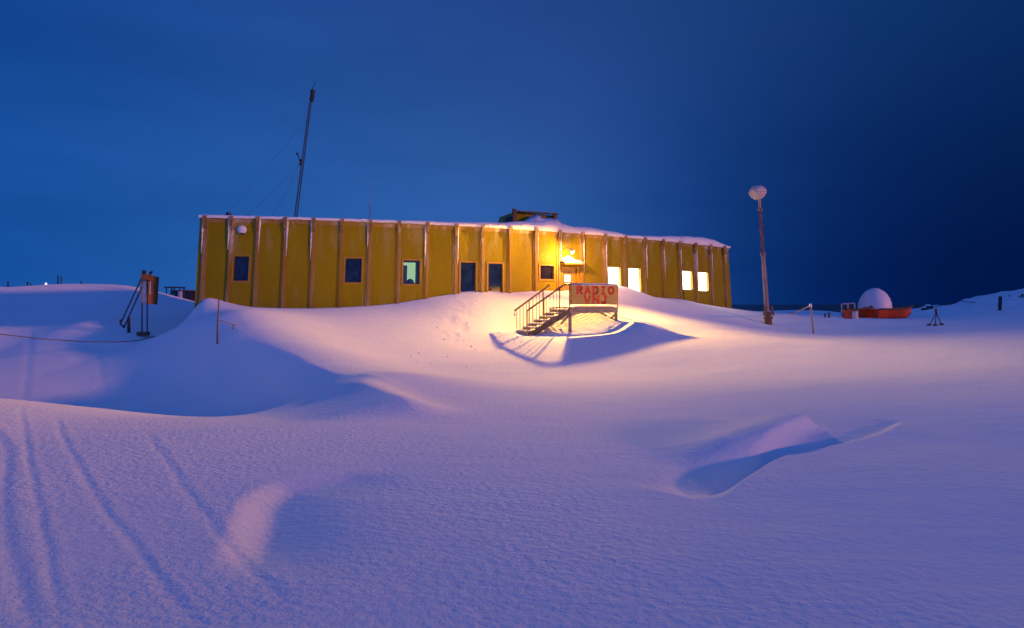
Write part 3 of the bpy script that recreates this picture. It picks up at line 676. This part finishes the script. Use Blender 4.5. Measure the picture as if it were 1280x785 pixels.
q=MB(); q.lathe(c+up*-.2,[(2.0*KS,-.8),(2.0*KS,.25),(1.9*KS,.3)],20); q.build('plinth',M['box_grey'],rd)
def boat(name,x0,x1,Y,yb,h,lab,bow=1):
    b=thing(name,G((x0+x1)/2,Y),lab,'boat','orange boats on the snow')
    ns=14; vs=[];fs=[]; zb=EYE+(YH-yb)/F*Y
    for i in range(ns+1):
        u_=i/ns; s_=u_ if bow>0 else 1-u_
        px=x0+(x1-x0)*u_; wd_=.95*(1-max(0,(s_-.55)/.45)**2.2)+.04; lift=max(0,(s_-.5)/.5)**2*h*.85; X_=(px-640)/F*Y
        tp=zb+h+max(0,(s_-.6)/.4)**1.5*.18
        for (o,z_) in ((-wd_,tp),(-wd_*.8,zb+lift+.05),(0,zb+lift-.25),(wd_*.8,zb+lift+.05),(wd_,tp)): vs.append((X_,Y+1+o,z_))
    for i in range(ns):
        for k in range(4): a_=i*5+k; fs.append((a_,a_+5,a_+6,a_+1))
    fs.append(tuple(range(5))); fs.append(tuple(range(ns*5+4,ns*5-1,-1)))
    q=MB(); q.add(vs,fs); q.build('hull',M['orange'],b)
    q=MB(); q.add([(vs[i*5+0][0],vs[i*5][1],vs[i*5][2]-.03) for i in range(ns+1)]+[(vs[i*5+4][0],vs[i*5+4][1],vs[i*5+4][2]-.03) for i in range(ns+1)],[(i,i+1,ns+2+i,ns+1+i) for i in range(ns)]); q.build('cover',M['orange'],b)
    q=MB(); q.tube([Vector(vs[i*5])+Vector((0,-.02,0)) for i in range(ns+1)],.06,5); q.build('gunwale',M['wood'],b)
    return b
boat('boat',1071,1099,YB1,397.3,11*YB1/800,'shorter orange boat in front of the radome')
boat('boat',1099.5,1151,YB2,398.3,12*YB2/800,'long orange boat pointing right beyond the radome')
cr=thing('orange_crate',G(1063,YC),'small orange crate at the left end of the orange boats','crate')
q=MB(); c=G(1062.3,YC); q.box(c+up*.27,(.62,.6,.6)); q.build('crate_body',M['orange'],cr,bevel=.03)
q=MB(); q.box(c+up*.6,(.66,.64,.06)); q.build('lid',M['vehicle'],cr,bevel=.02)
dr=thing('pale_drum',G(1068.5,YC),'pale drum standing between orange crate and boat','drum')
q=MB(); c=G(1068.7,YC-.3); q.lathe(c,[(.17,-.05),(.18,0),(.18,.2),(.19,.22),(.18,.24),(.18,.47),(.16,.5)],16); q.build('barrel',M['drum'],dr)
q=MB(); q.lathe(c,[(.19,.502),(.19,.54),(.06,.56)],16); q.build('lid',M['vehicle'],dr)
fr_=thing('metal_frame',G(1060,YF),'small open pale metal frame left of the radome','frame')
a_,b_=P(1051.8,YF,396),P(1068,YF,395); ta,tb=P(1051.8,YF,380),P(1068,YF,379)
for p,s_ in ((a_,ta),(b_,tb),(lerp(a_,b_,.48),lerp(ta,tb,.48))):
    q=MB(); q.tube([p-up*.3,s_],.04,6); q.build('upright',M['box_grey'],fr_)
q=MB(); q.tube([ta,tb],.045,6); q.build('crossbar',M['box_grey'],fr_)
q=MB(); q.add([a_+Vector((.1,.05,0)),b_+Vector((-.1,.05,0)),tb+Vector((-.1,.05,-.1)),ta+Vector((.1,.05,-.1)),a_+Vector((.1,.12,0)),b_+Vector((-.1,.12,0)),tb+Vector((-.1,.12,-.1)),ta+Vector((.1,.12,-.1))],[(0,1,2,3),(7,6,5,4)]); q.build('panel',M['vehicle'],fr_)

# posts and ropes on the right
def post(px,Y,pyt,lab,r=.05,m='post_tan',lean=0,cap=True,group=None,dz=0,name='marker_post'):
    b=G(px,Y,-.2); tp=P(px+lean,Y,pyt); o=thing(name,G(px,Y),lab,'post',group)
    q=MB(); q.tube([b,tp],r,8); q.build('pole',M[m],o)
    if cap: q=MB(); q.lathe(tp,[(r*1.5,-.05),(r*1.6,.02),(r*1.1,.08),(.005,.1)],8); q.build('snow_tip',M['snow_cap'],o)
    return tp
YP=Yat(1018,417.5)
p1=post(1017.5,YP,382,'thin post with a frosted rope tied on top, right of the lamp post',.045,'post_tan',-4.5)
p1b=post(1014.0,44,384,'pale second post just behind the roped post',.05,'box_grey',-.5)
q=MB(); e_=G(986,45,.05); q.tube([p1,lerp(p1,e_,.5)-up*.1,e_],.04,6); tag(q.build('guy_rope',M['rope'],None),'frosted rope running down from the post top to the snow','rope')
post(1031.5,Yat(1031.5,397),391.5,'short dark stub left of its twin between post and metal frame',.055,'dark_steel',0,False,'stubs in the snow')
post(1036.5,Yat(1036.5,397.5),390.5,'taller dark stub nearer the metal frame',.065,'dark_steel',0,False,'stubs in the snow')
YT=Yat(1170,406.5)
tp_=thing('tripod',G(1170,YT),'small dark tripod stand with round feet on the right','tripod')
hd=P(1170.5,YT,391); 
for x in (1161.5,1169,1177):
    f0=G(x,YT-.2 if x!=1169 else YT-.7); q=MB(); q.tube([hd,f0],.022,6); lg=q.build('leg',M['dark_steel'],tp_)
    q=MB(); q.lathe(f0+up*-.02,[(.10,0),(.12,.05),(.08,.11),(.02,.13)],10); q.build('foot',M['post_brown'],lg)
q=MB(); q.tube([hd-up*.1,P(1170,YT,386)],.06,8); q.build('head',M['dark_steel'],tp_)
r1=post(1249.5,Yat(1249.5,387.5),370.5,'thick dark post on the slope near the right edge',.11,'dark_steel',1,False)
r2=post(1256,60,370,'thin post just behind the thick dark post',.06,'dark_steel',0,False)
r3=post(1262,62,369,'thin post further right on the slope',.06,'dark_steel',0,False)
r0=post(1239,62,379,'low dark stub left of the thick post',.09,'dark_steel',0,False)
r5=post(1278,58,367,'post cut by the right edge of the photo',.07,'dark_steel',0,True)
q=MB(); pts=[G(1160,74,.2),G(1200,70,.35),P(1226,65,379.5),P(1239,62,377.5),P(1256,60,374),P(1267,60,375),P(1278,58,369),P(1300,56,362)]
q.tube(pts,.04,5); tag(q.build('dark_rope',M['dark_rope'],None),'dark rope strung along posts on the right slope','rope')
for px,Y,s_,lb in ((1161.,Yat(1161,386),.8,'dark snow-capped rock left of tripod'),(1156,Yat(1156,387),.5,'smallest snow-capped rock beside the boat bow')):
    rk=thing('rock',G(px,Y),lb,'rock'); q=MB(); c=G(px,Y,-.1); vs=[]
    prof=[(.5*s_,0),(.55*s_,.25*s_),(.4*s_,.5*s_),(.15*s_,.6*s_)]
    q.lathe(c,prof,9); o=q.build('stone',M['vehicle'],rk)
    for v in o.data.vertices: v.co+= Vector((random.uniform(-.1,.1),random.uniform(-.1,.1),random.uniform(-.06,.06)))*s_
    q=MB(); q.lathe(c+Vector((-.1,0,.45*s_)),[(.45*s_,0),(.38*s_,.18*s_),(.1*s_,.28*s_)],9); q.build('snow',M['snow_cap'],rk,smooth=True)

# ------------------------------------------------------------------ left side: stake, notice box, ropes, machines
b=G(271,21.5); stk=thing('marker_stake',b,'tall thin brown stake leaning slightly in the snow by the left corner','stake')
zt=P(273.8,21.5,371.5); q=MB(); q.tube([b-up*.3,lerp(b,zt,.5),zt],[.03,.027,.018],7); q.build('pole',M['stake'],stk)
p=lerp(b,zt,.52)
q=MB(); q.tube([p,P(291,22,405.5),P(308,23,408)],.012,5); o=q.build('cross_rope',M['stake'],None); tag(o,'thin brown rope tied to the leaning stake','rope')
q=MB(); q.tube([P(291.5,22,405.5),P(291.5,22,412)],.015,5); q.tube([P(291.5,22,411),P(291.5,22,414)],.04,6); q.build('rope_tail',M['stake'],o)
q=MB(); pts=[P(-30,20,413),P(0,20.5,417.5),P(50,21.5,423.5),P(105,22.5,427),P(150,24,427.5),P(172,25,425.5),P(195,25.6,423.5)]
pts=[Vector((v.x,v.y,max(v.z,gz(v.x,v.y)+.03))) for v in pts]
q.tube(pts,.017,6); tag(q.build('guide_rope',M['stake'],None),'long brown guide rope sagging across the snow on the left','rope')

YB=28.0
nb=thing('notice_box',G(178,YB),'weathered orange notice box on two thin legs with slanting poles','notice box')
for x in (177.5,184.0):
    q=MB(); q.tube([P(x,YB,417),P(x,YB,350)],.028,8); q.build('leg',M['dark_steel'],nb)
q=MB(); q.box(P(179.5,YB,363)+Vector((0,.1,0)),(.30,.25,1.12)); q.build('grey_box',M['box_grey'],nb,bevel=.015)
q=MB(); a_=P(184.5,YB,345);
vs=[P(184.3,YB,344),P(195.8,YB+.15,346),P(193.6,YB+.15,380.5),P(184.8,YB,380)]; vs2=[v+Vector((.02,.16,0)) for v in vs]
q.add(vs+vs2,[(3,2,1,0),(4,5,6,7),(0,1,5,4),(1,2,6,5),(2,3,7,6),(3,0,4,7)]); q.build('side_board',M['orange_board'],nb)
q=MB(); q.box(P(183,YB,346.5)+Vector((0,-.06,0)),(.30,.22,.25)); q.box(P(188.5,YB,347)+Vector((0,-.06,0)),(.12,.1,.3)); q.build('cap_piece',M['orange_board'],nb,bevel=.01)
q=MB(); q.tube([P(188,YB,344),P(188.3,YB,341)],.05,8); q.tube([P(187,YB,341),P(190.5,YB,339.5)],.04,6); q.build('top_hook',M['dark_steel'],nb)
q=MB(); q.tube([P(187.6,YB-.1,352),P(187.6,YB-.1,368)],.03,6); q.build('frosted_pipe',M['globe'],nb)
q=MB(); c=P(179,YB-.1,415.5); q.box(c+Vector((0,0,-.05)),(.44,.3,.16)); q.build('foot_block',M['wood'],nb,bevel=.02)
s1a,s1b=P(150.5,YB-.2,405),P(180,YB-.1,341); s2a,s2b=P(155,YB-.1,409.5),P(178,YB,357.5)
q=MB(); q.tube([s1a,s1b],.03,8); s_=q.build('slanted_pole',M['dark_steel'],nb)
q=MB(); q.lathe(s1b+Vector((0,0,-.08)),[(.05,0),(.09,.06),(.08,.16),(.03,.2)],8); q.build('pole_cap',M['dark_steel'],s_)
q=MB(); q.tube([s2a,s2b],.03,8); q.build('slanted_pole',M['dark_steel'],nb)
q=MB(); q.tube([s1a+up*.2,s1a,s2a,s2a+up*.1],.035,6); q.build('pole_link',M['dark_steel'],nb)
stp=thing('snow_stub',G(161,27.3),'short dark stub post standing by the foot of the slanting poles','post')
q=MB(); q.tube([P(161,27.3,416),P(161,27.3,396.5)],[.07,.055],8); q.build('pole',M['dark_steel'],stp)

def tractor(px,Y):
    b=P(px,Y,0); z0=1.7; o=thing('tracked_vehicle',Vector((b.x,Y,z0)),'dark open-cab tracked vehicle parked behind the snow bank','vehicle'); c=Vector((b.x,Y,z0))
    q=MB(); q.box(c+Vector((-.6,0,.75)),(3.0,1.5,.7)); q.build('body',M['vehicle_green'],o,bevel=.08)
    q=MB(); q.box(c+Vector((-1.7,0,.95)),(1.0,1.2,.4)); q.build('bonnet',M['vehicle'],o,bevel=.08)
    for s_ in (-1,1):
        q=MB(); q.tube([c+Vector((-1.8,.85*s_,.35)),c+Vector((.9,.85*s_,.35))],.34,10); q.build('track',M['vehicle'],o)
    for dx in (-.3,.65):
        for s_ in (-.6,.6): q=MB(); q.bar(c+Vector((dx,s_,1.05)),c+Vector((dx,s_,1.85)),.1,.1,(1,0,0)); q.build('cab_post',M['vehicle'],o)
    q=MB(); q.box(c+Vector((.2,0,1.9)),(1.4,1.6,.14)); q.build('cab_roof',M['vehicle'],o,bevel=.03); o.scale=(1.25,)*3
    q=MB(); q.box(c+Vector((.25,.2,1.3)),(.7,.7,.55)); q.build('seat',M['vehicle_green'],o,bevel=.05)
tractor(214.5,95)
ct=thing('dark_container',P(235,95,375),'dark blue container with a red edge behind the building corner','container')
c=P(234.5,95,363); q=MB(); q.box(c+Vector((0,0,-1.2)),(1.9,2,2.3)); q.build('box_body',M['dark_steel'],ct,bevel=.03)
q=MB(); q.box(c+Vector((0,0,-.02)),(1.94,2.04,.1)); q.build('top_edge',mat('dull_red',(.2,.02,.03),.6),ct)
tk=thing('pale_tank',P(224.5,94,378),'pale drum with a dark stack between vehicle and container','tank')
q=MB(); q.lathe(P(225.3,94,364)+Vector((0,0,-2.0)),[(.3,0),(.36,.02),(.36,1.95),(.25,2.05)],14); q.build('tank_body',M['box_grey'],tk)
q=MB(); q.tube([P(230,94,372),P(230,94,361)],.1,8); q.tube([P(230,94,361),P(230,94,358.5)],.22,8); q.tube([P(229,94,359.3),P(227.5,94,359.3)],.09,6); q.build('stack',M['vehicle'],tk)

sl=thing('cargo_sled',P(12,58,364),'low dark cargo sled on the horizon at the left edge','sled')
q=MB(); q.box(P(14,58,363.3),(1.7,1.2,.14)); q.build('bed',M['dark_steel'],sl)
for s_ in (-.5,.5): q=MB(); q.tube([P(5,58+s_,366),P(24,58+s_,366)],.06,6); q.build('runner',M['dark_steel'],sl)
q=MB(); q.tube([P(3,58,367),P(2,58,359.5),P(6,58,359)],.07,6); q.build('handle',M['dark_steel'],sl)
for i,(px,pt,lb) in enumerate(((10,352,'thin far pole rising from the cargo sled'),(34.5,352,'thin far pole between the sled and the lit lamp'),(38.5,354,'shorter thin pole beside the far pole'),(72.5,344.5,'tallest thin far pole just right of the lit lamp'),(76.5,346,'faint second pole right of the tallest'),(101.5,351.5,'thin far pole nearest the snow bank top'))):
    post(px,62,pt,lb,.045 if i in(2,4) else .06,'dark_steel',0,False,'thin poles on the left horizon',name='far_pole')
fl=thing('far_lamp',G(57.5,62),'small lit white lamp on a low pole on the left horizon','lamp')
q=MB(); q.tube([G(57.5,62,-.2),P(57.5,62,359)],.05,6); q.build('pole',M['dark_steel'],fl)
q=MB(); q.lathe(P(57.5,62,358.6),[(.03,0),(.09,.06),(.11,.22),(.07,.38),(.02,.42)],12); q.build('bulb',M['far_bulb'],fl,smooth=True)

# crumbs of snow kicked off the stairs
q=MB(); rr_=random.Random(5)
for i in range(34):
    if i<20: x=.6+rr_.gauss(-.6,1.3); y=25.6+rr_.gauss(0,1.2)
    else: x=rr_.uniform(-3.4,-1.2); y=rr_.uniform(20,27.5)
    sz=rr_.uniform(.015,.04); c=Vector((x,y,gz(x,y)+sz*.2)); n_=7; a0=rr_.random()*6
    q.lathe(c,[(sz*.7,-sz*.6),(sz*rr_.uniform(.9,1.2),-sz*.1),(sz*.7,sz*.5),(sz*.15,sz*.7)],n_,rr_.uniform(.7,1.4),rr_.uniform(.7,1.3))
tag(q.build('snow_crumbs',M['snow_cap'],None,smooth=True),'small crumbs of snow scattered on the slope below the stairs','snow',kind='stuff')
# ------------------------------------------------------------------ light
w_=bpy.data.worlds.new("World"); C.world=w_; w_.use_nodes=True; nt=w_.node_tree; nt.nodes.clear(); N=nt.nodes.new; L=nt.links.new
out=N('ShaderNodeOutputWorld'); bg=N('ShaderNodeBackground'); bg2=N('ShaderNodeBackground'); ad=N('ShaderNodeAddShader')
tc=N('ShaderNodeTexCoord'); sep=N('ShaderNodeSeparateXYZ'); L(tc.outputs['Generated'],sep.inputs[0])
def ramp(stops):
    r=N('ShaderNodeValToRGB'); cr=r.color_ramp; cr.interpolation='B_SPLINE'
    while len(cr.elements)<len(stops): cr.elements.new(.5)
    for e,(p_,c_) in zip(cr.elements,stops): e.position=p_; e.color=(*c_,1)
    return r
at=N('ShaderNodeMath'); at.operation='ARCTAN2'; L(sep.outputs['X'],at.inputs[0]); L(sep.outputs['Y'],at.inputs[1])
mr=N('ShaderNodeMapRange'); mr.inputs[1].default_value=-.9; mr.inputs[2].default_value=.9; L(at.outputs[0],mr.inputs[0])
cn=N('ShaderNodeTexNoise'); cmap=N('ShaderNodeMapping'); cmap.inputs['Scale'].default_value=(1.5,1.5,7); L(tc.outputs['Generated'],cmap.inputs[0]); L(cmap.outputs[0],cn.inputs['Vector']); cn.inputs['Scale'].default_value=1.6; cn.inputs['Detail'].default_value=5
cs_=N('ShaderNodeMath'); cs_.operation='MULTIPLY_ADD'; L(cn.outputs['Fac'],cs_.inputs[0]); cs_.inputs[1].default_value=.14; cs_.inputs[2].default_value=-.07
ca_=N('ShaderNodeMath'); L(mr.outputs[0],ca_.inputs[0]); L(cs_.outputs[0],ca_.inputs[1])
low=ramp([(0,(.003,.058,.29)),(.12,(.006,.078,.345)),(.34,(.022,.115,.40)),(.52,(.034,.118,.40)),(.64,(.006,.050,.235)),(.74,(.001,.016,.115)),(.84,(0.0,.007,.062)),(1,(0,.006,.055))])
hig=ramp([(0,(.001,.045,.235)),(.2,(.009,.062,.285)),(.5,(.021,.064,.27)),(.75,(.006,.038,.165)),(1,(.001,.022,.11))])
for r in (low,hig): L(ca_.outputs[0],r.inputs[0])
em=N('ShaderNodeMapRange'); em.interpolation_type='SMOOTHSTEP'; em.inputs[1].default_value=.02; em.inputs[2].default_value=.5; L(sep.outputs['Z'],em.inputs[0])
mx=N('ShaderNodeMix'); mx.data_type='RGBA'; L(em.outputs[0],mx.inputs[0]); L(low.outputs[0],mx.inputs[6]); L(hig.outputs[0],mx.inputs[7])
# thin cloud banks
cv=N('ShaderNodeMapRange'); cv.inputs[1].default_value=.35; cv.inputs[2].default_value=.7; cv.inputs[3].default_value=.93; cv.inputs[4].default_value=1.08; L(cn.outputs['Fac'],cv.inputs[0])
mc=N('ShaderNodeMix'); mc.data_type='RGBA'; mc.blend_type='MULTIPLY'; mc.inputs[0].default_value=1; L(mx.outputs[2],mc.inputs[6]); L(cv.outputs[0],mc.inputs[7])
# brighter twilight behind the photographer
bk=N('ShaderNodeMapRange'); bk.interpolation_type='SMOOTHSTEP'; bk.inputs[1].default_value=.15; bk.inputs[2].default_value=-.7; L(sep.outputs['Y'],bk.inputs[0])
m2=N('ShaderNodeMix'); m2.data_type='RGBA'; L(bk.outputs[0],m2.inputs[0]); L(mc.outputs[2],m2.inputs[6]); m2.inputs[7].default_value=(.06,.15,.62,1)
L(m2.outputs[2],bg.inputs[0]); bg.inputs[1].default_value=1.0
sky=N('ShaderNodeTexSky'); sky.sky_type='NISHITA'; sky.sun_disc=False
SUN=Vector((.90,-.43,0)).normalized(); ELEV=math.radians(6.3)
sky.sun_elevation=math.radians(-4.5); sky.sun_rotation=math.atan2(SUN.x,SUN.y)
tint=N('ShaderNodeMix'); tint.data_type='RGBA'; tint.blend_type='MULTIPLY'; tint.inputs[0].default_value=1; tint.inputs[7].default_value=(.3,.5,1,1); L(sky.outputs[0],tint.inputs[6])
L(tint.outputs[2],bg2.inputs[0]); bg2.inputs[1].default_value=.05
L(bg.outputs[0],ad.inputs[0]); L(bg2.outputs[0],ad.inputs[1]); L(ad.outputs[0],out.inputs[0])

sd=bpy.data.lights.new('sun','SUN'); sd.energy=1.25; sd.angle=math.radians(2.5); sd.color=(1,.36,.17)
so=bpy.data.objects.new('sun',sd); col.objects.link(so)
dirv=Vector((SUN.x*math.cos(ELEV),SUN.y*math.cos(ELEV),math.sin(ELEV))); so.rotation_euler=dirv.to_track_quat('Z','Y').to_euler()
pd=bpy.data.lights.new('door_lamp_light','POINT'); pd.energy=520; pd.color=(1,.42,.10); pd.shadow_soft_size=.06
po=bpy.data.objects.new('door_lamp_light',pd); po.location=lp+Vector((0,-.12,-.12)); col.objects.link(po)

ps=bpy.data.lights.new('door_lamp_beam','SPOT'); ps.energy=26000; ps.color=(1,.50,.09); ps.shadow_soft_size=.08; ps.spot_size=math.radians(176); ps.spot_blend=1.0
pso=bpy.data.objects.new('door_lamp_beam',ps); pso.location=po.location; col.objects.link(pso)
pso.rotation_euler=Vector((-.02,.97,-.16)).to_track_quat('Z','Y').to_euler()
# ------------------------------------------------------------------ camera
cd=bpy.data.cameras.new('camera'); cd.lens=36*F/1280; cd.sensor_width=36; cd.shift_y=-12.5/1280; cd.clip_end=20000; cd.clip_start=.05
cam=bpy.data.objects.new('camera',cd); cam.location=(0,0,EYE); cam.rotation_euler=(math.radians(90),0,0); col.objects.link(cam); C.camera=cam
C.view_settings.view_transform='Standard'; C.view_settings.look='None'; C.view_settings.exposure=0; C.view_settings.gamma=1
C.cycles.use_denoising=True; C.cycles.denoising_prefilter='ACCURATE'; C.cycles.adaptive_threshold=.006
for k_ in ('bulb','far_bulb','door_glass','lit_room'): M[k_].cycles.emission_sampling='NONE'
C.cycles.use_light_tree=False; C.cycles.sample_clamp_indirect=4; C.cycles.max_bounces=6
